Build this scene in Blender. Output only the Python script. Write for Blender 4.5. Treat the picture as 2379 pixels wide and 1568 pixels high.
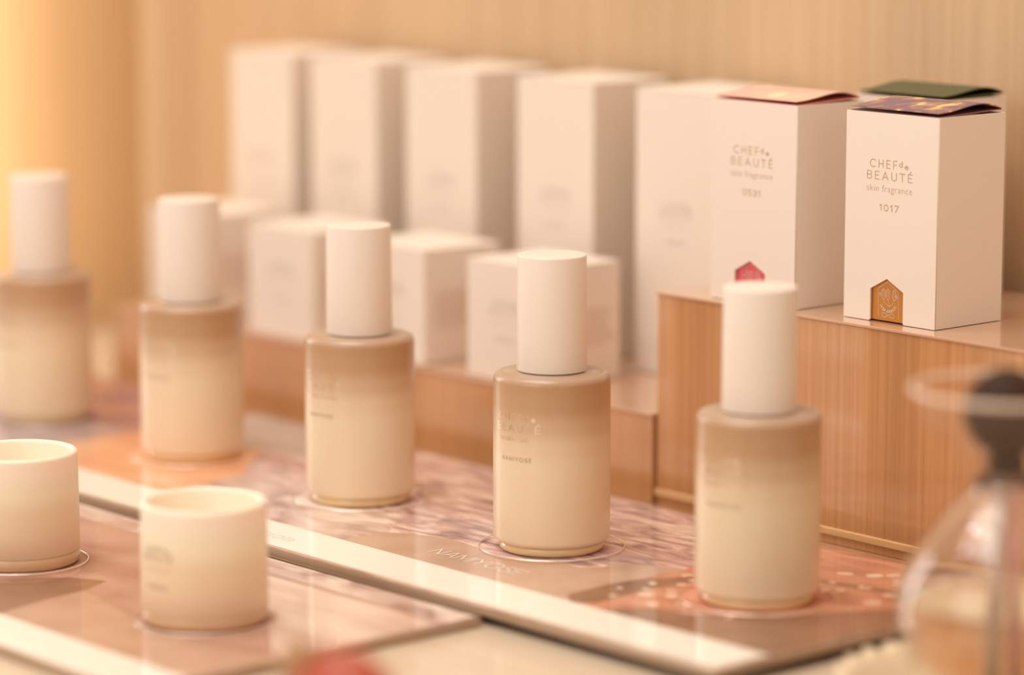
import bpy, bmesh, math, random
from mathutils import Vector, Matrix
random.seed(7)
PI = math.pi
S = bpy.context.scene
COL = S.collection
for o in list(bpy.data.objects): bpy.data.objects.remove(o)

# world frame: X runs along the display row, Y goes away to the wall, Z up; metres, true size
# ---------------------------------------------------------------- camera
cd = bpy.data.cameras.new('camera'); cam = bpy.data.objects.new('camera', cd); COL.objects.link(cam)
yaw = math.radians(-48.9013); pitch = math.radians(9.2629)
fw = Vector((math.sin(yaw)*math.cos(pitch), math.cos(yaw)*math.cos(pitch), -math.sin(pitch)))
rt = Vector((math.cos(yaw), -math.sin(yaw), 0)); up = rt.cross(fw)
m = Matrix((rt, up, -fw)).transposed().to_4x4(); m.translation = Vector((0.8143, -0.7283, 0.25))
cam.matrix_world = m
cd.sensor_width = 36; cd.sensor_fit = 'HORIZONTAL'; cd.lens = 114.81
cd.clip_start = 0.01; cd.clip_end = 50
cd.dof.use_dof = True; cd.dof.focus_distance = 1.12; cd.dof.aperture_fstop = 3.8; cd.dof.aperture_blades = 0
S.camera = cam
# ---------------------------------------------------------------- light and exposure
S.view_settings.view_transform = 'Standard'; S.view_settings.look = 'None'
S.view_settings.exposure = -0.60; S.view_settings.gamma = 1.0; S.view_settings.use_curve_mapping = False
w = bpy.data.worlds.new('world'); S.world = w; w.use_nodes = True
w.node_tree.nodes['Background'].inputs['Color'].default_value = (1.0, 0.84, 0.70, 1)
w.node_tree.nodes['Background'].inputs['Strength'].default_value = 1.24
def area(name, loc, target, sx, sy, power, color):
    l = bpy.data.lights.new(name, 'AREA'); l.shape = 'RECTANGLE'; l.size = sx; l.size_y = sy
    l.energy = power; l.color = color
    o = bpy.data.objects.new(name, l); COL.objects.link(o); o.location = loc
    o.rotation_euler = (Vector(target)-Vector(loc)).to_track_quat('-Z', 'Y').to_euler()
    return o
area('ceiling_light', (-0.15, -0.35, 1.5), (-0.05, 0.0, 0), 1.0, 0.7, 20.0, (0.94, 0.92, 0.87))
area('front_fill_light', (0.25, -1.9, 0.75), (-0.1, 0, 0.05), 1.2, 0.9, 10.5, (0.94, 0.92, 0.88))  # unseen fill panel added to brighten front and side faces
area('side_window_light', (-1.65, -0.27, 0.45), (0, 0, 0.05), 0.45, 0.9, 6.5, (1.0, 0.94, 0.93))
area('right_fill_light', (1.5, -0.35, 0.8), (-0.1, 0.1, 0.08), 0.6, 0.6, 1.0, (1.0, 0.84, 0.72))  # weak fill added out of view to lift the right-hand faces
wl_ = area('wall_washer_light', (-0.40, -0.03, 0.10), (-0.53, 0.085, 0.10), 0.02, 0.8, 1.25, (1.0, 0.97, 0.90)); wl_.data.spread = math.radians(50)
for k, (lx, ly) in enumerate(((0.55, -0.9), (-0.6, -0.7), (0.2, -1.5), (-0.9, -1.3))):
    area('ceiling_spot', (lx, ly, 1.6), (lx*0.3, ly*0.2, 0), 0.045, 0.045, 1.6, (1.0, 0.92, 0.84))

# ---------------------------------------------------------------- materials
def mat(name, col=(0.8, 0.8, 0.8), rough=0.5, **kw):
    M = bpy.data.materials.new(name); M.use_nodes = True
    b = M.node_tree.nodes['Principled BSDF']
    b.inputs['Base Color'].default_value = (*col, 1); b.inputs['Roughness'].default_value = rough
    for k, v in kw.items():
        b.inputs[k.replace('_', ' ')].default_value = v
    return M
def nodes(M): return M.node_tree.nodes, M.node_tree.links, M.node_tree.nodes['Principled BSDF']
def grain(M, scale, ramp, detail=4, bump=0.0, coord='Object', second=None):
    n, l, b = nodes(M)
    tc = n.new('ShaderNodeTexCoord'); mp = n.new('ShaderNodeMapping'); mp.inputs['Scale'].default_value = scale
    no = n.new('ShaderNodeTexNoise'); no.inputs['Scale'].default_value = 1.0; no.inputs['Detail'].default_value = detail
    cr = n.new('ShaderNodeValToRGB')
    el = cr.color_ramp.elements
    while len(el) < len(ramp): el.new(0.5)
    for e, (p, c) in zip(el, ramp): e.position = p; e.color = (*c, 1)
    l.new(tc.outputs[coord], mp.inputs['Vector']); l.new(mp.outputs[0], no.inputs['Vector'])
    l.new(no.outputs['Fac'], cr.inputs['Fac'])
    out = cr.outputs['Color']
    if second:
        mp2 = n.new('ShaderNodeMapping'); mp2.inputs['Scale'].default_value = second[0]
        n2 = n.new('ShaderNodeTexNoise'); n2.inputs['Scale'].default_value = 1.0; n2.inputs['Detail'].default_value = 2
        mr = n.new('ShaderNodeMapRange'); mr.inputs['To Min'].default_value = second[1]; mr.inputs['To Max'].default_value = second[2]
        mr.inputs['From Min'].default_value = 0.3; mr.inputs['From Max'].default_value = 0.7
        mx = n.new('ShaderNodeMix'); mx.data_type = 'RGBA'; mx.blend_type = 'MULTIPLY'; mx.inputs['Factor'].default_value = 1
        l.new(tc.outputs[coord], mp2.inputs['Vector']); l.new(mp2.outputs[0], n2.inputs['Vector']); l.new(n2.outputs['Fac'], mr.inputs['Value'])
        l.new(out, mx.inputs['A']); l.new(mr.outputs[0], mx.inputs['B']); out = mx.outputs['Result']
    l.new(out, b.inputs['Base Color'])
    if bump:
        bp = n.new('ShaderNodeBump'); bp.inputs['Strength'].default_value = bump; bp.inputs['Distance'].default_value = 0.0002
        l.new(no.outputs['Fac'], bp.inputs['Height']); l.new(bp.outputs[0], b.inputs['Normal'])
    return M
def zgrad(M, stops):
    n, l, b = nodes(M)
    tc = n.new('ShaderNodeTexCoord'); sp = n.new('ShaderNodeSeparateXYZ'); mr = n.new('ShaderNodeMapRange')
    z0, z1 = stops[0][0], stops[-1][0]
    mr.inputs['From Min'].default_value = z0; mr.inputs['From Max'].default_value = z1
    cr = n.new('ShaderNodeValToRGB'); el = cr.color_ramp.elements; cr.color_ramp.interpolation = 'EASE'
    while len(el) < len(stops): el.new(0.5)
    for e, (z, c) in zip(el, stops): e.position = (z-z0)/(z1-z0); e.color = (*c, 1)
    l.new(tc.outputs['Object'], sp.inputs[0]); l.new(sp.outputs['Z'], mr.inputs['Value'])
    l.new(mr.outputs[0], cr.inputs['Fac']); l.new(cr.outputs['Color'], b.inputs['Base Color'])
    return M
def acrylic(name, tint, rough=0.02, body=0.0, bodycol=(0.8, 0.6, 0.4), ior=1.49):
    M = bpy.data.materials.new(name); M.use_nodes = True
    n, l = M.node_tree.nodes, M.node_tree.links; n.clear()
    out = n.new('ShaderNodeOutputMaterial'); tr = n.new('ShaderNodeBsdfTransparent'); tr.inputs[0].default_value = (*tint, 1)
    gl = n.new('ShaderNodeBsdfGlossy'); gl.inputs['Roughness'].default_value = rough; gl.inputs['Color'].default_value = (1, 1, 1, 1)
    fr = n.new('ShaderNodeFresnel'); fr.inputs['IOR'].default_value = ior
    ge = n.new('ShaderNodeNewGeometry'); mt = n.new('ShaderNodeMath'); mt.operation = 'SUBTRACT'; mt.inputs[0].default_value = 1.0
    mu = n.new('ShaderNodeMath'); mu.operation = 'MULTIPLY'; l.new(ge.outputs['Backfacing'], mt.inputs[1])
    l.new(fr.outputs[0], mu.inputs[0]); l.new(mt.outputs[0], mu.inputs[1])
    mx = n.new('ShaderNodeMixShader'); l.new(mu.outputs[0], mx.inputs[0]); l.new(gl.outputs[0], mx.inputs[2])
    src = tr.outputs[0]
    if body:
        df = n.new('ShaderNodeBsdfDiffuse'); df.inputs[0].default_value = (*bodycol, 1)
        m2 = n.new('ShaderNodeMixShader'); m2.inputs[0].default_value = body
        l.new(tr.outputs[0], m2.inputs[1]); l.new(df.outputs[0], m2.inputs[2]); src = m2.outputs[0]
    l.new(src, mx.inputs[1]); l.new(mx.outputs[0], out.inputs[0])
    return M
def emit(name, col, s):
    M = bpy.data.materials.new(name); M.use_nodes = True
    b = M.node_tree.nodes['Principled BSDF']
    b.inputs['Emission Color'].default_value = (*col, 1); b.inputs['Emission Strength'].default_value = s
    b.inputs['Base Color'].default_value = (*col, 1)
    return M

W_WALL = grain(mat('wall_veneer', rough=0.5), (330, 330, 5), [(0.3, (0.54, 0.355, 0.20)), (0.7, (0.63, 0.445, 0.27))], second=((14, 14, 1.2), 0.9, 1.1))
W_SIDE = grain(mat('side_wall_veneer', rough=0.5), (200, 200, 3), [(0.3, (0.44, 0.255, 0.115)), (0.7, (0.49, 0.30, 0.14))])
W_RISE = grain(mat('riser_veneer', rough=0.45, Coat_Weight=1.0, Coat_Roughness=0.02, Coat_IOR=1.8), (520, 520, 5), [(0.3, (0.50, 0.225, 0.08)), (0.7, (0.63, 0.32, 0.13))], second=((30, 30, 2), 0.85, 1.12))
W_TRIM = grain(mat('riser_base_wood', rough=0.4), (20, 300, 300), [(0.3, (0.62, 0.36, 0.16)), (0.7, (0.72, 0.44, 0.21))])
W_SHELF = grain(mat('shelf_wood', rough=0.4, Coat_Weight=0.6, Coat_Roughness=0.12), (6, 260, 260), [(0.3, (0.66, 0.52, 0.37)), (0.7, (0.74, 0.61, 0.46))], second=((3, 30, 30), 0.93, 1.07))
W_PLIN = grain(mat('plinth_veneer', rough=0.35, Coat_Weight=1.0, Coat_Roughness=0.05), (640, 640, 6), [(0.3, (0.38, 0.17, 0.07)), (0.7, (0.50, 0.25, 0.11))])
M_CAP = mat('cap_plastic', (0.84, 0.735, 0.64), 0.38)
M_BODY = zgrad(mat('frosted_gradient_glass', rough=0.36, Subsurface_Weight=0.25, Subsurface_Scale=0.004, Coat_Weight=0.5, Coat_Roughness=0.22),
    [(0.0, (0.76, 0.59, 0.40)), (0.031, (0.77, 0.62, 0.43)), (0.038, (0.73, 0.56, 0.38)), (0.0448, (0.60, 0.41, 0.255)), (0.0518, (0.49, 0.29, 0.15)), (0.0585, (0.46, 0.26, 0.125)), (0.0613, (0.45, 0.305, 0.21))])
M_BASE = mat('bottle_glass_base', (0.82, 0.60, 0.32), 0.15, Subsurface_Weight=0.3, Subsurface_Scale=0.003, Coat_Weight=0.6)
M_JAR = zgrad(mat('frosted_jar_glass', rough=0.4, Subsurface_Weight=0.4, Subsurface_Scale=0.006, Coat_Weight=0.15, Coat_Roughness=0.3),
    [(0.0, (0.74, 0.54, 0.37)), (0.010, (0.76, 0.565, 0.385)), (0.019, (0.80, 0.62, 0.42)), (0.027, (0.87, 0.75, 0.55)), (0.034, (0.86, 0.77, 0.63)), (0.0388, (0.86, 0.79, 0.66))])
M_JBASE = mat('jar_glass_base', (0.62, 0.39, 0.22), 0.2, Coat_Weight=0.5)
M_CREAM = mat('cream_fill', (0.92, 0.82, 0.64), 0.5, Subsurface_Weight=0.3, Subsurface_Scale=0.004)
M_PAPER = mat('white_card', (0.82, 0.715, 0.615), 0.6)
M_INK = mat('rose_gold_ink', (0.62, 0.36, 0.24), 0.4, Metallic=0.2)
M_FAINT = mat('pale_silver_ink', (0.72, 0.62, 0.55), 0.4)
M_FOIL = mat('gold_foil', (0.85, 0.66, 0.48), 0.22, Metallic=1.0)
M_DARKINK = mat('brown_ink', (0.42, 0.27, 0.17), 0.5)
M_JARINK = mat('taupe_ink', (0.50, 0.37, 0.27), 0.5)
M_DARK = mat('dark_shadow_card', (0.02, 0.008, 0.006), 0.8)
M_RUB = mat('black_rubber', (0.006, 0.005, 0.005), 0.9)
A_TOP = acrylic('clear_acrylic', (0.995, 0.99, 0.98))
A_EDGE = acrylic('acrylic_edge', (0.90, 0.70, 0.50), 0.08, 0.66, (0.60, 0.41, 0.27))
M_WHITEPRINT = mat('cream_print', (0.95, 0.91, 0.84), 0.6)

# ---------------------------------------------------------------- helpers
def link(name, me, m, parent=None, smooth=False):
    o = bpy.data.objects.new(name, me); COL.objects.link(o)
    for x in (m if isinstance(m, (list, tuple)) else [m]): me.materials.append(x)
    if smooth:
        for p in me.polygons: p.use_smooth = True
    if parent: o.parent = parent
    return o
def tag(o, label=None, cat=None, group=None, kind=None):
    if label: o['label'] = label
    if cat: o['category'] = cat
    if group: o['group'] = group
    if kind: o['kind'] = kind
    return o
def thing(name, loc, label, cat, group=None, rz=0):
    o = bpy.data.objects.new(name, None); COL.objects.link(o); o.location = loc; o.rotation_euler.z = rz
    o.empty_display_size = 0.01
    return tag(o, label, cat, group)
def bm_mesh(bm, name):
    bmesh.ops.recalc_face_normals(bm, faces=bm.faces)
    me = bpy.data.meshes.new(name); bm.to_mesh(me); bm.free(); return me
def box_me(x0, x1, y0, y1, z0, z1, bev=0.0, seg=2):
    bm = bmesh.new(); bmesh.ops.create_cube(bm, size=1)
    for v in bm.verts:
        v.co = Vector((x0+(v.co.x+.5)*(x1-x0), y0+(v.co.y+.5)*(y1-y0), z0+(v.co.z+.5)*(z1-z0)))
    if bev: bmesh.ops.bevel(bm, geom=bm.edges[:], offset=bev, segments=seg, affect='EDGES', profile=0.5)
    return bm_mesh(bm, 'box')
def lathe_me(prof, seg=96, closed=False, center=(0, 0)):
    bm = bmesh.new(); rings = []
    for r, z in prof:
        if r < 1e-6: rings.append([bm.verts.new((center[0], center[1], z))])
        else: rings.append([bm.verts.new((center[0]+r*math.cos(2*PI*k/seg), center[1]+r*math.sin(2*PI*k/seg), z)) for k in range(seg)])
    pairs = list(zip(rings, rings[1:]))
    if closed: pairs.append((rings[-1], rings[0]))
    for a, b in pairs:
        for k in range(seg):
            k2 = (k+1) % seg
            if len(a) == 1 and len(b) == 1: continue
            if len(a) == 1: bm.faces.new((a[0], b[k2], b[k]))
            elif len(b) == 1: bm.faces.new((a[k], a[k2], b[0]))
            else: bm.faces.new((a[k], a[k2], b[k2], b[k]))
    return bm_mesh(bm, 'lathe')
def arc(cx, cz, r, a0, a1, n=6):
    return [(cx+r*math.cos(math.radians(a0+(a1-a0)*i/n)), cz+r*math.sin(math.radians(a0+(a1-a0)*i/n))) for i in range(n+1)]
def prism_me(pts, z0, z1, holes=()):
    c = bpy.data.curves.new('c', 'CURVE'); c.dimensions = '2D'; c.fill_mode = 'BOTH'; c.extrude = (z1-z0)/2
    for loop in [pts]+list(holes):
        s = c.splines.new('POLY'); s.points.add(len(loop)-1); s.use_cyclic_u = True
        for p, q in zip(s.points, loop): p.co = (q[0], q[1], 0, 1)
    o = bpy.data.objects.new('tmp', c); COL.objects.link(o)
    dg = bpy.context.evaluated_depsgraph_get(); dg.update()
    me = bpy.data.meshes.new_from_object(o.evaluated_get(dg)); bpy.data.objects.remove(o)
    me.materials.clear()
    for v in me.vertices: v.co.z += (z0+z1)/2
    return me
def circ(cx, cy, r, n=96): return [(cx+r*math.cos(2*PI*k/n), cy+r*math.sin(2*PI*k/n)) for k in range(n)]

# ---- stroke lettering: every glyph is a few polylines in a box one unit high
def A(cx, cy, rx, ry, a0, a1, n=14): return [(cx+rx*math.cos(math.radians(a0+(a1-a0)*i/n)), cy+ry*math.sin(math.radians(a0+(a1-a0)*i/n))) for i in range(n+1)]
G = {
 'C': (0.86, [A(.5, .5, .46, .5, 48, 312)]),
 'H': (0.72, [[(.04, 0), (.04, 1)], [(.68, 0), (.68, 1)], [(.04, .5), (.68, .5)]]),
 'E': (0.58, [[(.56, 1), (.04, 1), (.04, 0), (.56, 0)], [(.04, .52), (.5, .52)]]),
 'F': (0.56, [[(.56, 1), (.04, 1), (.04, 0)], [(.04, .5), (.5, .5)]]),
 'B': (0.64, [[(.04, 0), (.04, 1), (.34, 1)]+A(.34, .755, .24, .245, 90, -90, 8)+[(.04, .51)], [(.34, .51)]+A(.36, .255, .26, .255, 90, -90, 8)+[(.04, 0)]]),
 'A': (0.80, [[(.02, 0), (.4, 1), (.78, 0)], [(.15, .33), (.65, .33)]]),
 'U': (0.72, [[(.04, 1), (.04, .32)]+A(.36, .32, .32, .32, 180, 360, 10)+[(.68, 1)]]),
 'T': (0.66, [[(0, 1), (.66, 1)], [(.33, 1), (.33, 0)]]),
 'N': (0.74, [[(.04, 0), (.04, 1), (.70, 0), (.70, 1)]]),
 'M': (0.90, [[(.04, 0), (.04, 1), (.45, .2), (.86, 1), (.86, 0)]]),
 'I': (0.10, [[(.05, 0), (.05, 1)]]),
 'Y': (0.72, [[(0, 1), (.36, .48), (.72, 1)], [(.36, .48), (.36, 0)]]),
 'O': (0.98, [A(.49, .5, .46, .5, 0, 360, 24)]),
 'S': (0.62, [A(.31, .74, .26, .26, 35, 200, 8)+A(.31, .26, .28, .26, 60, -150, 10)]),
 '0': (0.62, [A(.31, .5, .28, .5, 0, 360, 24)]),
 '1': (0.34, [[(.02, .78), (.24, 1), (.24, 0)]]),
 '3': (0.56, [A(.26, .75, .25, .25, 150, -80, 8)+A(.26, .26, .28, .26, 80, -150, 10)]),
 '5': (0.58, [[(.52, 1), (.1, 1), (.06, .56)]+A(.28, .31, .28, .31, 130, -150, 12)]),
 '7': (0.56, [[(0, 1), (.54, 1), (.16, 0)]]),
 'd': (0.52, [A(.22, .27, .2, .26, 0, 360, 16), [(.43, .9), (.43, 0)]]),
 'e': (0.48, [[(.04, .28), (.42, .28)]+A(.23, .27, .2, .26, 5, 320, 14)]),
 ' ': (0.4, []),
}
G['\u00c9'] = (0.58, G['E'][1]+[[(.22, 1.14), (.42, 1.36)]])
def strokes(text, h, x0, y0, gap, wide=1.0):
    out = []; x = x0
    for ch in text:
        wd, ls = G[ch]
        for L in ls: out.append([(x+px*h*wide, y0+py*h) for px, py in L])
        x += (wd*wide+gap)*h
    return out, x-gap*h
def ribbon_bm(bm, lines, wd, fn):
    for li, L in enumerate(lines):
        P = []
        for (x, y) in L:
            if P:
                px, py = P[-1]; d = math.hypot(x-px, y-py)
                if d < 1e-8: continue
                k = max(1, int(d/0.0012))
                for j in range(1, k+1): P.append((px+(x-px)*j/k, py+(y-py)*j/k))
            else: P.append((x, y))
        n = len(P)
        if n < 2: continue
        T = []
        for i in range(n-1):
            d = math.hypot(P[i+1][0]-P[i][0], P[i+1][1]-P[i][1]); T.append(((P[i+1][0]-P[i][0])/d, (P[i+1][1]-P[i][1])/d))
        closed = math.hypot(P[0][0]-P[-1][0], P[0][1]-P[-1][1]) < 1e-7
        pairs = []; e = wd*0.45; dh = 0.000004*(li % 9)
        for i in range(n):
            x, y = P[i]
            if i == 0: t0 = t1 = T[0]
            elif i == n-1: t0 = t1 = T[-1]
            else: t0, t1 = T[i-1], T[i]
            if closed and i in (0, n-1): t0, t1 = T[-1], T[0]
            bx, by = t0[0]+t1[0], t0[1]+t1[1]; bl = math.hypot(bx, by)
            if bl < 0.3: bx, by, bl = t1[0], t1[1], 1.0
            bx /= bl; by /= bl
            c = max(0.45, abs(bx*t1[0]+by*t1[1])); w2 = wd/2/c
            if not closed and i == 0: x -= bx*e; y -= by*e
            if not closed and i == n-1: x += bx*e; y += by*e
            pairs.append((bm.verts.new(fn(x-by*w2, y+bx*w2, dh)), bm.verts.new(fn(x+by*w2, y-bx*w2, dh))))
        for p, q in zip(pairs, pairs[1:]):
            bm.faces.new((p[0], p[1], q[1], q[0]))
def stroke_obj(name, lines, wd, fn, m, parent):
    bm = bmesh.new(); ribbon_bm(bm, lines, wd, fn)
    me = bpy.data.meshes.new(name); bm.to_mesh(me); bm.free()
    return link(name, me, m, parent)
_fc = {}
def font_flat(text, size, spacing=1.0):
    key = (text, size, spacing)
    if key in _fc: return _fc[key]
    c = bpy.data.curves.new('t', 'FONT'); c.body = text; c.size = size; c.space_character = spacing; c.resolution_u = 3; c.offset = -0.014*size
    o = bpy.data.objects.new('tmp', c); COL.objects.link(o)
    dg = bpy.context.evaluated_depsgraph_get(); dg.update()
    me = bpy.data.meshes.new_from_object(o.evaluated_get(dg)); bpy.data.objects.remove(o)
    V = [(v.co.x, v.co.y) for v in me.vertices]; F = [tuple(p.vertices) for p in me.polygons]
    bpy.data.meshes.remove(me); _fc[key] = (V, F); return V, F
def font_obj(name, text, width, x0, y0, fn, m, parent, spacing=1.1):
    V, F = font_flat(text, 1.0, spacing)
    mx = max(v[0] for v in V); mn = min(v[0] for v in V); k = width/(mx-mn)
    me = bpy.data.meshes.new(name); me.from_pydata([fn(x0+(x-mn)*k, y0+y*k) for x, y in V], [], F)
    return link(name, me, m, parent)
def fit_strokes(text, h, x0, y0, width, wide):
    tot = sum(G[c][0]*wide for c in text)
    return strokes(text, h, x0, y0, (width/h-tot)/(len(text)-1), wide)
def logo_lines(x0, y0, wtot):
    """CHEF de over BEAUTE, left edge x0, bottom of BEAUTE y0, total width wtot"""
    h = wtot*0.127
    b, xe = fit_strokes('BEAUT\u00c9', h, x0, y0, wtot, 1.30)
    t, x1 = fit_strokes('CHEF', h, x0+wtot*0.06, y0+h*1.55, wtot*0.60, 1.15)
    d, x2 = strokes('d', h*0.85, x0+wtot*0.705, y0+h*1.85, 0.1, 1.5)
    e, x3 = strokes('e', h*0.85, x0+wtot*0.835, y0+h*1.62, 0.1, 1.5)
    return b+t+d+e
def emblem_lines(cx, y0, w, h):
    """house outline with three cutlery heads, leaf sprays and a loop"""
    L = []
    hw = w/2
    L.append([(cx-hw*.72, y0+h*.10), (cx-hw*.8, y0+h*.78), (cx-hw*.06, y0+h*.97), (cx+hw*.72, y0+h*.76), (cx+hw*.8, y0+h*.08)])
    for k, dx in enumerate((-.36, -.02, .46)):
        c0 = cx+hw*dx
        L.append([(c0+hw*.15*math.cos(a), y0+h*(.66+.13*math.sin(a))) for a in [2*PI*i/14 for i in range(15)]])
        L.append([(c0-hw*.05, y0+h*.60), (c0-hw*.05, y0+h*.76)]); L.append([(c0+hw*.05, y0+h*.60), (c0+hw*.05, y0+h*.76)])
        L.append([(c0, y0+h*.53), (c0+hw*(.12 if k < 2 else -.12), y0+h*.43), (cx+hw*.1, y0+h*.36)])
    for sx in (-1, 1):
        for i in range(7):
            a = math.radians(200+i*17) if sx < 0 else math.radians(-20-i*17)
            px, py = cx+hw*.55*math.cos(a), y0+h*(.42+.19*math.sin(a))
            L.append([(px+hw*.09*math.cos(t), py+h*.026*math.sin(t)) for t in [2*PI*j/8 for j in range(9)]])
    L.append([(cx+hw*.46*math.sin(t), y0+h*(.13+.055*math.sin(2*t))) for t in [2*PI*j/36 for j in range(37)]])
    L.append([(cx-hw*.66, y0+h*.66)]+[(cx-hw*.62+hw*.06*math.cos(t), y0+h*(.64+.04*math.sin(t))) for t in [2*PI*j/10 for j in range(11)]])
    L.append([(cx+hw*.62+hw*.07*math.cos(t), y0+h*(.62+.04*math.sin(t))) for t in [2*PI*j/10 for j in range(11)]])
    return L

# ---------------------------------------------------------------- setting
SH = -0.0070     # top of the shelf
WY = 0.2005      # back wall
tag(link('wall_back', box_me(-0.53, 1.3, WY, WY+0.03, -0.3, 1.2), W_WALL), kind='structure')
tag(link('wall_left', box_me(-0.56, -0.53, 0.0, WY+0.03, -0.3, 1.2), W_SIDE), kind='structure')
tag(link('floor', box_me(-3.0, 3.0, -3.2, 2.0, -0.92, -0.9), mat('floor_stone', (0.45, 0.33, 0.24), 0.5)), kind='structure')
tag(link('display_shelf', box_me(-0.53, 1.2, -0.42, WY, SH-0.03, SH, 0.0005), W_SHELF), 'pale wooden display shelf carrying the trays and risers', 'shelf')
# ---------------------------------------------------------------- risers
def riser(x0, x1, y0, y1, ztop, label, base):
    t = thing('display_riser', (0, 0, 0), label, 'riser', 'wooden risers behind the bottle tray')
    t.location = ((x0+x1)/2, y0, SH)
    ox, oy, oz = t.location
    me = box_me(x0-ox, x1-ox, 0, y1-oy, 0.001, ztop-0.001-oz, 0.0002)
    link('core', me, W_RISE, t)
    tag(link('top_sheet', box_me(x0-0.0004-ox, x1+0.0004-ox, -0.0006, y1-oy, ztop-0.001-oz+0.00001, ztop-oz, 0.0002), [A_TOPSHEET], t), 'clear acrylic sheet')
    link('plinth', box_me(x0-ox, x1-ox, 0.0730-y0, y1-oy-0.0005, 0, 0.0010), W_PLIN, t)
    if base: tag(link('base_trim', box_me(x0-ox-0.0004, x1-ox, -0.0010, y1-oy, 0.0042, 0.0068, 0.0003), W_TRIM, t), 'paler wooden base strip')
    return t
A_TOPSHEET = mat('acrylic_top_sheet', (0.62, 0.36, 0.22), 0.35, Coat_Weight=1.0, Coat_Roughness=0.02, Coat_IOR=1.65)
riser(-0.045, 0.55, 0.0925, 0.190, 0.0735, 'tall glossy wood riser under the boxes reading 0531 and 1017', True)
riser(-0.397, -0.0457, 0.0905, 0.197, 0.028, 'long low wood riser under the blurred white boxes', False)

# ---------------------------------------------------------------- trays
M_RIM = mat('polished_rim', (0.95, 0.86, 0.74), 0.15, Metallic=0.7)
def rgbmix(name, ramp, scale, rot=0.0, rough=0.6, dist=0.0, detail=5):
    M = mat(name, rough=rough); n, l, b = nodes(M)
    tc = n.new('ShaderNodeTexCoord'); mp = n.new('ShaderNodeMapping'); mp.inputs['Scale'].default_value = scale; mp.inputs['Rotation'].default_value = (0, 0, rot)
    no = n.new('ShaderNodeTexNoise'); no.inputs['Scale'].default_value = 1; no.inputs['Detail'].default_value = detail; no.inputs['Distortion'].default_value = dist
    cr = n.new('ShaderNodeValToRGB'); el = cr.color_ramp.elements
    while len(el) < len(ramp): el.new(0.5)
    for e, (p, c) in zip(el, ramp): e.position = p; e.color = (*c, 1)
    l.new(tc.outputs['Object'], mp.inputs['Vector']); l.new(mp.outputs[0], no.inputs['Vector']); l.new(no.outputs['Fac'], cr.inputs['Fac']); l.new(cr.outputs[0], b.inputs['Base Color'])
    return M
P_SEA = rgbmix('print_sea', [(0.34, (0.26, 0.15, 0.16)), (0.45, (0.52, 0.33, 0.31)), (0.54, (0.70, 0.46, 0.40)), (0.66, (0.90, 0.74, 0.64))], (38, 130, 1), 0.35, dist=1.2)
P_LAV = rgbmix('print_lavender', [(0.34, (0.36, 0.21, 0.18)), (0.45, (0.58, 0.40, 0.35)), (0.58, (0.72, 0.56, 0.50)), (0.68, (0.90, 0.76, 0.66))], (40, 90, 1), 0.2, dist=0.8)
P_COR = rgbmix('print_coral', [(0.32, (0.44, 0.16, 0.09)), (0.5, (0.64, 0.27, 0.16)), (0.66, (0.74, 0.38, 0.25))], (30, 80, 1), -0.7, dist=0.5)
P_ORA = rgbmix('print_orange', [(0.3, (0.78, 0.32, 0.18)), (0.5, (0.84, 0.44, 0.24)), (0.7, (0.88, 0.54, 0.36))], (30, 80, 1), 0.1)
P_RED = mat('print_salmon', (0.92, 0.38, 0.20), 0.6)
P_BLUE = rgbmix('print_blue_grey', [(0.35, (0.40, 0.34, 0.31)), (0.6, (0.56, 0.46, 0.40))], (30, 60, 1), 0.2)
P_PUR = rgbmix('print_purple', [(0.38, (0.24, 0.09, 0.13)), (0.58, (0.55, 0.24, 0.18))], (40, 30, 1))
P_LV2 = mat('print_grey_lavender', (0.40, 0.30, 0.32), 0.6)
P_BRN = rgbmix('print_tan_caption', [(0.4, (0.53, 0.335, 0.24)), (0.6, (0.60, 0.40, 0.29))], (60, 60, 1))
P_DBR = rgbmix('print_dark_brown', [(0.4, (0.24, 0.11, 0.06)), (0.6, (0.31, 0.145, 0.08))], (60, 60, 1))
P_PNK = rgbmix('print_dusty_pink', [(0.35, (0.44, 0.23, 0.17)), (0.6, (0.60, 0.36, 0.29))], (25, 50, 1), 0.5)
P_PLE = rgbmix('print_pale_pink', [(0.36, (0.58, 0.38, 0.31)), (0.5, (0.74, 0.54, 0.46)), (0.62, (0.82, 0.66, 0.56))], (14, 60, 1), 0.35)
P_CAP2 = rgbmix('print_rosy_caption', [(0.4, (0.52, 0.31, 0.22)), (0.6, (0.60, 0.38, 0.28))], (40, 60, 1))
P_DOT = mat('print_petal_cream', (0.90, 0.68, 0.52), 0.6)
layer = [0]
def panel(name, pts, z, m, parent, label=None):
    layer[0] += 1
    o = link(name, prism_me(pts, z, z+0.00003+0.0000028*layer[0]), m, parent)
    if label: o['label'] = label
    return o
def rect(x0, x1, y0, y1): return [(x0, y0), (x1, y0), (x1, y1), (x0, y1)]
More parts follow.
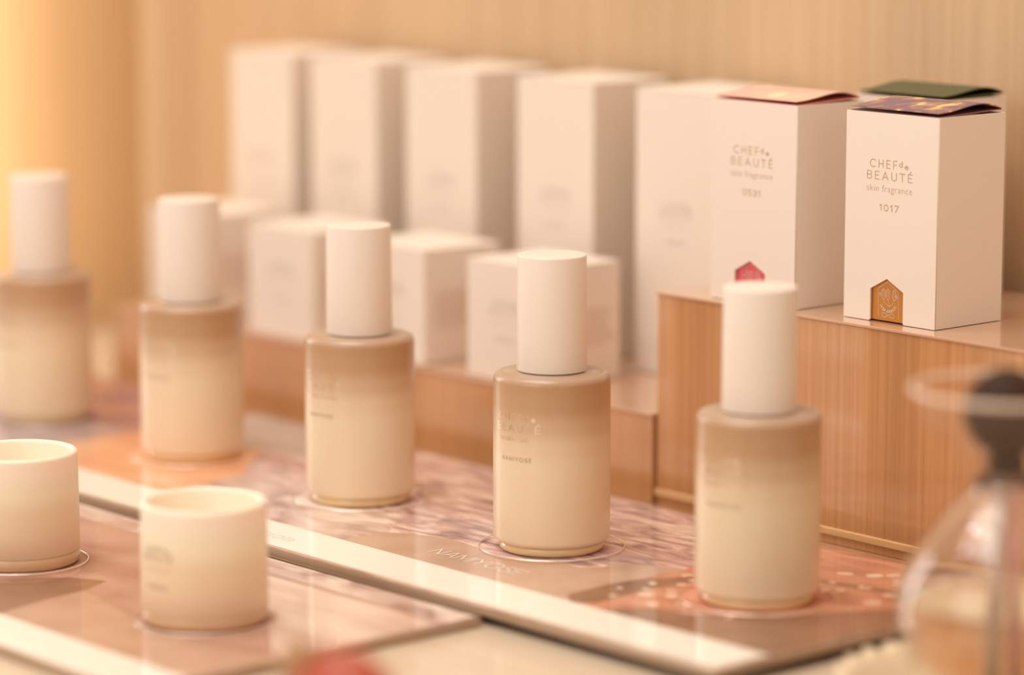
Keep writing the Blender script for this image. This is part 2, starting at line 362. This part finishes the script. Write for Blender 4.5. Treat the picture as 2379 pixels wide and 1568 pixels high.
def make_tray(x0, x1, y0, y1, z0, z1, holes, rh, label, bg, strip_depth):
    t = thing('display_tray', ((x0+x1)/2, (y0+y1)/2, SH), label, 'tray')
    inv = Vector(t.location)
    def put(o):
        if o.parent == t: o.location = -inv
        return o
    sheet = put(link('print_sheet', prism_me(rect(x0+0.0003, x1-0.0003, y0+0.0003, y1-0.0003), z0-0.0003, z0), bg, t))
    put(tag(link('base_plate', box_me(x0, x1, y0, y1, max(SH, z0-0.0030), z0-0.0003, 0.0001), [A_EDGE], t), 'tan-tinted acrylic base plate'))
    me = prism_me(rect(x0, x1, y0, y1), z0+0.0003, z1, [circ(hx, hy, rh) for hx, hy in holes])
    o = put(link('clear_cover', me, [A_TOP, A_EDGE], t))
    for p in me.polygons:
        c = p.center
        if abs(p.normal.z) < 0.5 and (min(abs(c.x-x0), abs(c.x-x1)) < 1e-4 or min(abs(c.y-y0), abs(c.y-y1)) < 1e-4): p.material_index = 1
    for hx, hy in holes:
        rr = 0.00022
        put(tag(link('hole_rim', lathe_me([(rh+rr*math.cos(a), z1+rr*math.sin(a)) for a in [2*PI*k/8 for k in range(8)]], 96, True, (hx, hy)), M_RIM, o, True), 'bright polished rim of the round hole'))
    return t, put, sheet
BX = [-0.315, -0.210, -0.105, 0.0, 0.0985]
tray, put, sheet = make_tray(-0.445, 0.152, -0.0725, 0.0715, -0.0008, 0.0, [(x, 0) for x in BX], 0.0250,
    'clear acrylic tray over a colourful photo print, holding the five bottles', P_SEA, 0.023)
layer[0] = 0
def tp(*a, **k): return put(panel(*a, **k))
PZ = -0.0008
def tp(name, pts, z, m, parent):   # panels of the bottle tray, kept inside the sheet
    return put(panel(name, [(0.1515 if px > 0.1615 else max(-0.4445, px-0.0030), 0.0711 if py > 0.0595 else max(-0.0480, py+0.0026)) for px, py in pts], z, m, parent))
tp('printed_panel', rect(-0.444, -0.262, -0.058, 0.06), PZ, P_PUR, sheet)
tp('printed_panel', rect(-0.345, -0.262, -0.058, 0.008), PZ, P_LV2, sheet)
tp('printed_panel', [(-0.262, 0.06), (-0.262, -0.058), (-0.157, -0.058), (-0.165, -0.01), (-0.19, 0.016), (-0.215, 0.06)], PZ, P_ORA, sheet)
tp('printed_panel', [(-0.262, -0.048), (-0.262, -0.058), (-0.14, -0.058), (-0.150, -0.040), (-0.170, -0.049), (-0.2, -0.050)], PZ, P_RED, sheet)
tp('printed_panel', [(-0.300, 0.06), (-0.150, 0.06), (-0.158, 0.035), (-0.185, 0.025), (-0.21, 0.02), (-0.262, 0.012), (-0.262, 0.06)], PZ, P_BLUE, sheet)
tp('printed_panel', [(-0.157, -0.058), (-0.053, -0.058), (-0.052, -0.040), (-0.053, -0.028), (-0.078, -0.010), (-0.13, 0.0), (-0.165, -0.01)], PZ, P_LAV, sheet)
tp('caption_panel', [(-0.0531, -0.058), (-0.0531, -0.0428), (-0.051, -0.0311), (-0.045, -0.0265), (-0.037, -0.0233), (-0.021, -0.0212), (-0.0062, -0.0241), (0.0092, -0.024), (0.0224, -0.0165), (0.0327, -0.0161), (0.0369, -0.0094), (0.0350, -0.003), (0.044, 0.0026), (0.0579, 0.0071), (0.0564, -0.013), (0.0580, -0.030), (0.066, -0.058)], PZ, P_BRN, sheet)
tp('printed_panel', [(0.0570, -0.014), (0.0579, 0.0071), (0.0535, 0.0200), (0.0250, 0.060), (0.163, 0.060), (0.163, 0.012), (0.140, 0.017), (0.1200, -0.016), (0.0900, -0.036), (0.0815, -0.058), (0.066, -0.058), (0.0625, -0.045)], PZ, P_COR, sheet)
tp('printed_panel', [(0.0575, -0.0445), (0.0560, -0.0260), (0.0572, -0.013), (0.0668, 0.0044), (0.072, -0.0007), (0.0695, -0.0215), (0.0720, -0.0460), (0.066, -0.057)], PZ, P_DBR, sheet)
tp('printed_panel', [(0.063, -0.001), (0.095, 0.0315), (0.163, 0.046), (0.163, 0.041), (0.097, 0.0285), (0.068, -0.003)], PZ, P_DBR, sheet)
tp('caption_panel', [(0.0780, -0.058), (0.0870, -0.0370), (0.1014, -0.0320), (0.1218, -0.0156), (0.1325, 0.0074), (0.140, 0.0225), (0.163, 0.0190), (0.163, -0.058)], PZ, P_DBR, sheet)
for k in range(90):
    px = random.uniform(0.062, 0.158); py = random.uniform(-0.04, 0.055)
    if py < -0.75*(0.16-px)*0.4-0.012 or (px < 0.08 and py > 0.03): continue
    if math.hypot(px-0.0985, py) < 0.024 or (px > 0.118 and py < 0.02): continue
    a = random.uniform(0.0012, 0.0030); b = a*random.uniform(.5, .9); r = random.uniform(0, PI)
    tp('printed_petal', [(px+a*math.cos(t)*math.cos(r)-b*math.sin(t)*math.sin(r), py+a*math.cos(t)*math.sin(r)+b*math.sin(t)*math.cos(r)) for t in [2*PI*j/12 for j in range(12)]], PZ, P_DOT, sheet)
put(panel('white_strip', rect(-0.4446, 0.1516, -0.0721, -0.0476), PZ, M_WHITEPRINT, sheet))
zc = PZ+0.00024
fl = lambda x, y, dh=0.0: (x, y, zc+dh)
ln, xe = fit_strokes('NAMIYOSE', 0.0062, -0.0215, -0.0372, 0.0450, 1.15)
put(stroke_obj('caption_text', ln, 0.00055, fl, M_WHITEPRINT, sheet))
put(font_obj('strip_text', 'hanakki lotion', 0.062, -0.1275, -0.0640, fl, M_FAINT, sheet))
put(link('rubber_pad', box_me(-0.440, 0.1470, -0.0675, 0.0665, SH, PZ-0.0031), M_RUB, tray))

JX = [-0.1115, -0.005]; JY = -0.142; JZ = -0.0038
jtray, put, jsheet = make_tray(-0.40, 0.050, -0.209, -0.0745, JZ, -0.0030, [(x, JY) for x in JX], 0.0227,
    'clear acrylic tray over a dusty pink print, holding the two jars', P_PNK, 0.02)
layer[0] = 0
def tp(name, pts, z, m, parent):
    return put(panel(name, [(max(-0.3995, min(0.0495, px-0.003)), max(-0.187, min(-0.0750, py+0.0026))) for px, py in pts], z, m, parent))
tp('caption_panel', [(-0.20, -0.163), (-0.0918, -0.163), (-0.0786, -0.1450), (-0.066, -0.1386), (-0.0599, -0.1511), (-0.0573, -0.1685), (-0.0519, -0.1882), (-0.048, -0.197), (-0.20, -0.197)], JZ, P_DBR, jsheet)
tp('printed_panel', [(-0.0599, -0.1511), (-0.0573, -0.1685), (-0.0519, -0.1882), (-0.048, -0.197), (0.0600, -0.197), (0.0600, -0.155), (0.012, -0.166), (-0.035, -0.157)], JZ, P_CAP2, jsheet)
tp('printed_panel', [(-0.045, -0.094), (0.062, -0.092), (0.0600, -0.155), (0.040, -0.150), (0.012, -0.128), (-0.010, -0.117), (-0.045, -0.112)], JZ, P_PLE, jsheet)
tp('printed_panel', rect(-0.399, 0.0600, -0.090, -0.0775), JZ, P_LAV, jsheet)
put(panel('white_strip', rect(-0.3995, 0.0496, -0.2086, -0.1868), JZ, M_WHITEPRINT, jsheet))


# ---------------------------------------------------------------- bottles
def make_bottle(a0, label, x, y, name_text='NAMIYOSE'):
    t = thing('lotion_bottle', (x, y, -0.0007), label, 'bottle', 'frosted lotion bottles in the tray')
    HB, R, Q = 0.0612, 0.0200, 0.0007
    prof = [(0, 0.0024+Q), (0.0180, 0.0024+Q)]+arc(R-0.0020, 0.0044+Q, 0.0020, -90, 0, 6)[1:]+arc(R-0.0026, HB-0.0026, 0.0026, 0, 90, 8)+[(0.0105, HB+0.00005), (0.0105, HB+0.0007), (0, HB+0.0007)]
    body = link('body', lathe_me(prof, 128), M_BODY, t, True)
    link('glass_base', lathe_me([(0, 0), (0.0172, 0), (0.0180, 0.0008), (0.0181, 0.0026+Q), (0, 0.0026+Q)], 96), M_BASE, t, True)
    z0, z1 = HB+0.0006, HB+0.0399
    cp = [(0, z0), (0.01195, z0), (0.01205, z0+0.0003), (0.0117, z1-0.0006)]+arc(0.0117-0.0005, z1-0.0005, 0.0005, 10, 90, 4)+[(0, z1)]
    o = link('cap', lathe_me(cp, 128), M_CAP, t, True)
    try: o.data.set_sharp_from_angle(angle=math.radians(50))
    except Exception: pass
    def cyl(px, py, dh=0.0): return ((R+0.00004+dh)*math.cos(a0+px/R), (R+0.00004+dh)*math.sin(a0+px/R), py)
    wl = 0.0188
    stroke_obj('logo_text', logo_lines(-wl/2, 0.0423+Q, wl), 0.00026, cyl, M_FOIL, body)
    font_obj('product_text', 'hanakki lotion', 0.0166, -0.0083, 0.0390+Q, cyl, M_FOIL, body)
    ln, xe = fit_strokes(name_text, 0.0013, -0.0062, 0.0323+Q, 0.0124, 1.1)
    stroke_obj('scent_text', ln, 0.00020, cyl, M_DARKINK, body)
    return t
a_read = math.radians(-79.7)
make_bottle(a_read, 'frosted lotion bottle with white cap, cut off by the left edge of the picture', BX[0], 0)
make_bottle(a_read, 'frosted lotion bottle directly behind the right-hand cream jar', BX[1], 0)
make_bottle(a_read-0.1, 'frosted lotion bottle in the middle of the five, left of the sharp one', BX[2], 0)
make_bottle(a_read, 'sharply focused frosted bottle lettered NAMIYOSE with a cream cap', BX[3], 0)
make_bottle(a_read, 'nearest and rightmost frosted bottle, in front of the box reading 0531', BX[4], 0)

# ---------------------------------------------------------------- jars
def make_jar(x, y, label):
    t = thing('cream_jar', (x, y, JZ+0.00022), label, 'jar', 'frosted cream jars in the front tray')
    R = 0.0201; H = 0.0386
    prof = [(0, 0.0044), (R-0.0006, 0.0044), (R-0.0001, 0.0050), (R-0.0001, 0.012), (R-0.0003, H-0.0012)]+arc(R-0.0014, H-0.0011, 0.0011, 0, 180, 8)+[(R-0.0027, 0.0308), (R-0.0028, 0.0300), (0, 0.0300)]
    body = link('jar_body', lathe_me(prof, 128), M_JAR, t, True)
    tag(link('glass_base', lathe_me([(0, 0), (R-0.0016, 0), (R-0.0004, 0.0010), (R-0.0002, 0.0042), (R-0.0004, 0.0045), (0, 0.0045)], 96), M_JBASE, t, True), 'darker clear glass base')
    link('cream', lathe_me([(0, 0.0304), (R-0.0030, 0.0308)], 64), M_CREAM, t, True)
    a0 = math.radians(-84)
    def cyl(px, py, dh=0.0): return ((R+0.00006+dh)*math.cos(a0+px/R), (R+0.00006+dh)*math.sin(a0+px/R), py)
    stroke_obj('logo_text', logo_lines(-0.0065, 0.0223, 0.013), 0.00030, cyl, M_JARINK, body)
    font_obj('product_text', 'hanakki cream', 0.0115, -0.0058, 0.0190, cyl, M_JARINK, body)
    ln, xe = strokes('NAMIYOSE', 0.0012, -0.0045, 0.0133, 0.26)
    stroke_obj('scent_text', ln, 0.00020, cyl, M_JARINK, body)
    return t
make_jar(JX[0], JY, 'open frosted cream jar cut off by the left edge of the picture')
make_jar(JX[1], JY, 'open frosted cream jar standing whole at the front left')

# ---------------------------------------------------------------- plain white cartons
TB = (0.046, 0.042, 0.1125); SB = (0.045, 0.040, 0.0465)
def carton(x, y, z, size, label, group, cat='box', fine=False, rz=0.0):
    wx, dy, h = size
    t = thing('white_carton', (x+wx/2, y+dy/2, z), label, cat, group, rz)
    body = link('carton_body', box_me(-wx/2, wx/2, -dy/2, dy/2, 0, h-0.0012, 0.0004), M_PAPER, t)
    link('lid', box_me(-wx/2+0.0001, wx/2-0.0001, -dy/2+0.0001, dy/2-0.0001, h-0.0011, h, 0.0004), M_PAPER, t)
    fn = lambda px, py, dh=0.0: (px, -dy/2-0.00005-dh, py)
    zl = h*0.56
    stroke_obj('logo_text', logo_lines(-0.0085, zl, 0.017), 0.0007, fn, M_FAINT, body)
    font_obj('product_text', 'hanakki lotion' if h > 0.08 else 'hanakki cream', 0.016, -0.008, zl-0.004, fn, M_FAINT, body)
    ln, xe = strokes('NAMIYOSE', 0.0016, -0.006, zl-0.0105, 0.26)
    stroke_obj('scent_text', ln, 0.0004, fn, M_FAINT, body)
    if fine:
        bm = bmesh.new()
        for r in range(9):
            zz = h*0.60-r*0.0017; a = -dy/2+0.006
            while a < dy/2-0.008:
                b = a+random.uniform(0.0015, 0.005)
                bm.faces.new([bm.verts.new((wx/2+0.00005, q, s)) for q, s in ((a, zz), (b, zz), (b, zz+0.0007), (a, zz+0.0007))]); a = b+0.0008
        me = bpy.data.meshes.new('fp'); bm.to_mesh(me); bm.free()
        link('fine_print', me, M_INKPALE, body)
    return t
M_INKPALE = mat('pale_rose_ink', (0.66, 0.44, 0.34), 0.5)
RT = 0.0282
tl = ['farthest tall white carton at the left end of the back row', 'second tall white carton from the left in the back row',
      'tall white carton in the middle of the back row', 'tall white carton behind the rightmost small white carton',
      'tall white carton beside and partly behind the box reading 0531']
for x, s in zip((-0.3870, -0.3275, -0.2612, -0.1892, -0.1183), tl): carton(x, 0.150, RT, TB, s, 'tall white cartons in the back row')
sl = ['farthest small white carton, mostly hidden by the second bottle', 'small white carton to the left of the middle bottle cap',
      'small white carton just right of the middle bottle', 'nearest small white carton, behind the sharply focused cap']
for x, s in zip((-0.3720, -0.2985, -0.2262, -0.1545), sl): carton(x, 0.0935, RT, SB, s, 'small white cartons on the low riser', fine=True)

# ---------------------------------------------------------------- fragrance boxes
def lid_pattern(name, base, spots, sc):
    return rgbmix(name, [(0.46, base), (0.60, tuple(.7*a+.3*b for a, b in zip(base, spots))), (0.66, spots)], (sc, sc, 1), detail=2)
def fragrance_box(cx, cy, label, number, lidm, inner, emblem_m, flap=None, text=True):
    """cx, cy is the near right front corner of the sleeve"""
    w, d, h = 0.0422, 0.0342, 0.0722
    t = thing('fragrance_box', (cx-w/2, cy+d/2, 0.0737), label, 'box', 'fragrance boxes on the tall riser')
    th = 0.0007
    # sleeve: front wall with a house-shaped cut-out, three plain walls
    x0, x1, y0, y1 = -w/2, w/2, -d/2, d/2
    c = w/2-0.0222
    hs = [(c-0.0076, 0.0), (c-0.0076, 0.0112), (c, 0.0152), (c+0.0076, 0.0112), (c+0.0076, 0.0)]
    pts = [(x0, 0)]+[(c-0.0083, 0.0)]+arc(c-0.0083, 0.0007, 0.0007, -90, 0, 3)[1:]+hs[1:4]+arc(c+0.0083, 0.0007, 0.0007, 180, 270, 3)+[(x1, 0), (x1, h), (x0, h)]
    me = prism_me(pts, 0, th)
    for v in me.vertices: v.co = Vector((v.co.x, y0+v.co.z, v.co.y))
    bm = bmesh.new(); bm.from_mesh(me)
    for (a0, a1, b0, b1) in ((x1-th, x1, y0+th, y1), (x0, x0+th, y0+th, y1), (x0+th, x1-th, y1-th, y1)):
        r = bmesh.ops.create_cube(bm, size=1)['verts']
        for v in r: v.co = Vector((a0+(v.co.x+.5)*(a1-a0), b0+(v.co.y+.5)*(b1-b0), (v.co.z+.5)*h))
    sl = link('sleeve', bm_mesh(bm, 'sleeve'), M_PAPER, t)
    g = th+0.0003
    ib = tag(link('inner_box', box_me(x0+g, x1-g, y0+g, y1-g, 0.0003, h-0.0012, 0.0003), [inner], t), 'coloured inner box seen through the house-shaped window')
    # folded lid: lower leaf and an arched upper leaf joined at the back fold
    L, Wd = d-2*g, w-2*g
    def leaf(fz, tk, name, mm):
        bm = bmesh.new(); n = 24; rows = []
        for i in range(n+1):
            u = i/n; yy = y0+g+L*u; zz = h+fz(u)
            rows.append([bm.verts.new((x, yy, zz+dz)) for x in (x0+g, x1-g) for dz in (0, tk)])
        for a, b in zip(rows, rows[1:]):
            bm.faces.new((a[1], a[3], b[3], b[1])); bm.faces.new((a[0], b[0], b[2], a[2]))
            bm.faces.new((a[0], a[1], b[1], b[0])); bm.faces.new((a[2], b[2], b[3], a[3]))
        for r in (rows[0], rows[-1]): bm.faces.new((r[0], r[1], r[3], r[2]))
        return link(name, bm_mesh(bm, name), mm, t)
    leaf(lambda u: -0.0002+0.0011*u, 0.0004, 'lower_flap', flap or inner)
    leaf(lambda u: 0.0012+0.0021*math.sin(PI*min(1, u**1.7)), 0.0004, 'lid', lidm)
    if text:
        fn = lambda px, py, dh=0.0: (w/2+px, y0-0.00005-dh, py)
        stroke_obj('logo_text', logo_lines(-0.0322, 0.0494, 0.0208), 0.00028, fn, M_INK, sl)
        font_obj('product_text', 'skin fragrance', 0.0208, -0.0322, 0.0452, fn, M_INK, sl)
        ln, xe = strokes(number, 0.0021, -0.0262, 0.0387, 0.28)
        k = 0.0088/(xe+0.0262); ln = [[(-0.0262+(x+0.0262)*k, y) for x, y in L_] for L_ in ln]
        stroke_obj('number_text', ln, 0.00030, fn, M_INK, sl)
        fe = lambda px, py, dh=0.0: (px, y0+g-0.00006-dh, py)
        stroke_obj('emblem', emblem_lines(c, 0.0006, 0.0122, 0.0138), 0.00016, fe, emblem_m, ib)
    return t
M_SILV = mat('silver_foil', (0.86, 0.74, 0.62), 0.3, Metallic=0.6)
M_PINK = mat('pink_card', (0.72, 0.10, 0.14), 0.4)
M_GOLD = mat('gold_card', (0.62, 0.27, 0.06), 0.32, Metallic=0.55)
M_GREEN = mat('dark_green_card', (0.085, 0.09, 0.035), 0.45)
M_PURPLE = lid_pattern('purple_floral_card', (0.25, 0.14, 0.16), (0.90, 0.54, 0.18), 120)
M_BLUSH = lid_pattern('blush_card', (0.80, 0.46, 0.36), (0.93, 0.68, 0.44), 55)
M_PLUM = mat('plum_card', (0.26, 0.10, 0.11), 0.4)
fragrance_box(0.0199, 0.0970, 'white fragrance box reading 0531 with blush lid and pink window', '0531', M_BLUSH, M_PINK, M_SILV, flap=mat('rose_card', (0.80, 0.28, 0.25), 0.4))
fragrance_box(0.0827, 0.1005, 'white fragrance box reading 1017 with purple and yellow lid', '1017', M_PURPLE, M_GOLD, M_SILV, flap=M_PLUM)
fragrance_box(0.0410, 0.1500, 'white fragrance box with dark green lid, behind the box reading 1017', '', M_GREEN, M_GREEN, M_SILV, text=False)

# ---------------------------------------------------------------- glass flask, its ball stopper and its dish
FX, FY = 0.2304, -0.0353
M_GLASS = mat('clear_glass', (1, 0.985, 0.965), 0.0, Transmission_Weight=1.0, IOR=1.46)
M_LIQ = mat('amber_liquid', (1.0, 0.90, 0.74), 0.0, Transmission_Weight=1.0, IOR=1.36)
M_CLR = acrylic('glass_collar', (0.98, 0.95, 0.92), 0.02, 0.03, (0.85, 0.68, 0.54), 1.25)
M_TUBE = acrylic('thin_glass_tube', (0.98, 0.93, 0.88), 0.03, 0.55, (0.95, 0.78, 0.64))  # cream body paints the bright rim and tube highlights into the colour
M_DISH = mat('cream_ceramic', (0.84, 0.66, 0.44), 0.4)
dish = bmesh.new(); seg = 480; prof = [(0.0, 0.0), (0.036, 0.0), (0.041, 0.003), (0.0445, 0.0112), (0.0460, 0.0122), (0.0425, 0.0114), (0.038, 0.005), (0.034, 0.0022), (0.0, 0.0022)]
rings = []
for i, (r, z) in enumerate(prof):
    if r == 0: rings.append([dish.verts.new((0, 0, z))]); continue
    amp = 0.0019*min(1, max(0, (r-0.034)/0.012))
    rings.append([dish.verts.new(((r+amp*abs(math.sin(30*PI*k/seg))*1.0)*math.cos(2*PI*k/seg), (r+amp*abs(math.sin(30*PI*k/seg)))*math.sin(2*PI*k/seg), z+amp*0.9*abs(math.sin(30*PI*k/seg)))) for k in range(seg)])
for a, b in zip(rings, rings[1:]):
    for k in range(seg):
        k2 = (k+1) % seg
        if len(a) == 1: dish.faces.new((a[0], b[k2], b[k]))
        elif len(b) == 1: dish.faces.new((a[k], a[k2], b[0]))
        else: dish.faces.new((a[k], a[k2], b[k2], b[k]))
od = link('fluted_dish', bm_mesh(dish, 'dish'), M_DISH, None, True); od.location = (FX, FY, SH+0.00005)
tag(od, 'cream fluted round dish under the glass flask at the lower right', 'dish')
FZ = SH+0.0024
fl_ = thing('glass_flask', (FX, FY, FZ), 'clear glass flask with flared funnel collar at the right edge', 'flask')
def zz(v): return v-FZ
RS, CZ = 0.0304, 0.0258
outer = [(0, zz(0.0001)+0.0002-0.0002+0.0), ]
outer = [(0.0, 0.0), (0.013, 0.0)]
for a in range(-64, 56, 6): outer.append((RS*math.cos(math.radians(a)), CZ-FZ+RS*math.sin(math.radians(a))))
outer += [(0.0147, zz(0.0556)), (0.0112, zz(0.0582)), (0.0092, zz(0.0610)), (0.0084, zz(0.0640)), (0.0087, zz(0.0672)), (0.0100, zz(0.0696)), (0.0130, zz(0.0722)), (0.0165, zz(0.0748)), (0.0200, zz(0.0773)), (0.0232, zz(0.0803)), (0.0257, zz(0.0840)), (0.0272, zz(0.0878))]
inner = []
tw = 0.0013
for i, (r, z) in enumerate(outer):
    if i < 2: inner.append((max(0, r-0.0), z+0.0018)); continue
    a, b = outer[i-1], outer[min(i+1, len(outer)-1)]
    dx, dz = b[0]-a[0], b[1]-a[1]; d = math.hypot(dx, dz); inner.append((r-tw*dz/d, z+tw*dx/d))
rim = [(0.0272, zz(0.0890)), (0.0266, zz(0.0897)), (0.0260, zz(0.0892))]
kk = next(i for i, (q, z) in enumerate(outer) if z > zz(0.0630))
link('flask_glass', lathe_me(outer[:kk+1]+inner[:kk+1][::-1], 128), M_GLASS, fl_, True)
link('collar', lathe_me(outer[kk:]+rim+inner[kk:][::-1], 128, True), M_CLR, fl_, True)
link('collar_rim', lathe_me([(0.0268+0.0009*math.cos(a), zz(0.0893)+0.0009*math.sin(a)) for a in [2*PI*k/12 for k in range(12)]], 128, True), M_TUBE, fl_, True)
lq = [(0, inner[0][1]+0.0002), (0.0125, inner[1][1]+0.0002)]
for r, z in inner[2:]:
    if z < 0.0355: lq.append((r-0.0003, z))
lq += [(lq[-1][0]-0.0001, lq[-1][1]+0.0004), (0, lq[-1][1]+0.0003)]
link('liquid', lathe_me(lq, 96), M_LIQ, fl_, True)
st = thing('ball_stopper', (FX, FY, 0.0645), 'dark brown ball stopper sitting in the funnel of the glass flask', 'stopper')
M_BALL = mat('dark_walnut', (0.045, 0.022, 0.012), 0.6, Specular_IOR_Level=0.15)
zb = 0.0828-0.0645; rb = 0.0124
link('ball', lathe_me([(0.0, zb-rb)]+[(rb*math.cos(math.radians(a)), zb+rb*math.sin(math.radians(a))) for a in range(-80, 85, 8)]+[(0, zb+rb)], 96), M_BALL, st, True)
link('plug', lathe_me([(0, 0.0010), (0.0050, 0.0010), (0.0055, 0.0018), (0.0057, 0.0050), (0.0050, 0.0064), (0.003, 0.0068), (0, 0.0068)], 64), M_BALL, st, True)
tag(link('glass_tube', lathe_me([(0.0014, -0.058), (0.0019, -0.058), (0.0019, 0.0008), (0.0014, 0.0008)], 48, True, (-0.0016, -0.0012)), M_TUBE, st, True), 'clear glass tube')
tag(link('pink_reed', lathe_me([(0, -0.056), (0.0012, -0.056), (0.0012, 0.0008), (0, 0.0008)], 32, center=(0.0019, 0.0018)), mat('pink_reed', (0.86, 0.40, 0.36), 0.5), st, True), 'pink reed')

# ---------------------------------------------------------------- blurred foreground ornament
rp = bmesh.new(); bmesh.ops.create_icosphere(rp, subdivisions=4, radius=1)
for v in rp.verts:
    n = v.co.normalized(); a = math.atan2(n.y, n.x)
    k = 1+0.05*math.sin(5*a)*max(0, 1-abs(n.z))
    v.co = Vector((n.x*0.0200*k, n.y*0.0160*k, max(-0.80, n.z)*0.0262+0.0211))
pm = thing('red_ornament', (0.0, 0.0, SH), 'small rounded red-orange ornament, out of focus at the bottom edge', 'ornament')
link('ornament_body', bm_mesh(rp, 'p'), mat('red_lacquer', (0.42, 0.07, 0.03), 0.45), pm, True)
link('tip', lathe_me([(0, 0.036), (0.0045, 0.0365), (0.0048, 0.0460), (0.0025, 0.0482), (0, 0.0485)], 32, center=(-0.0125, -0.0055)), mat('brown_tip', (0.45, 0.25, 0.12), 0.5), pm, True)
pm.location = (0.186, -0.236, SH)
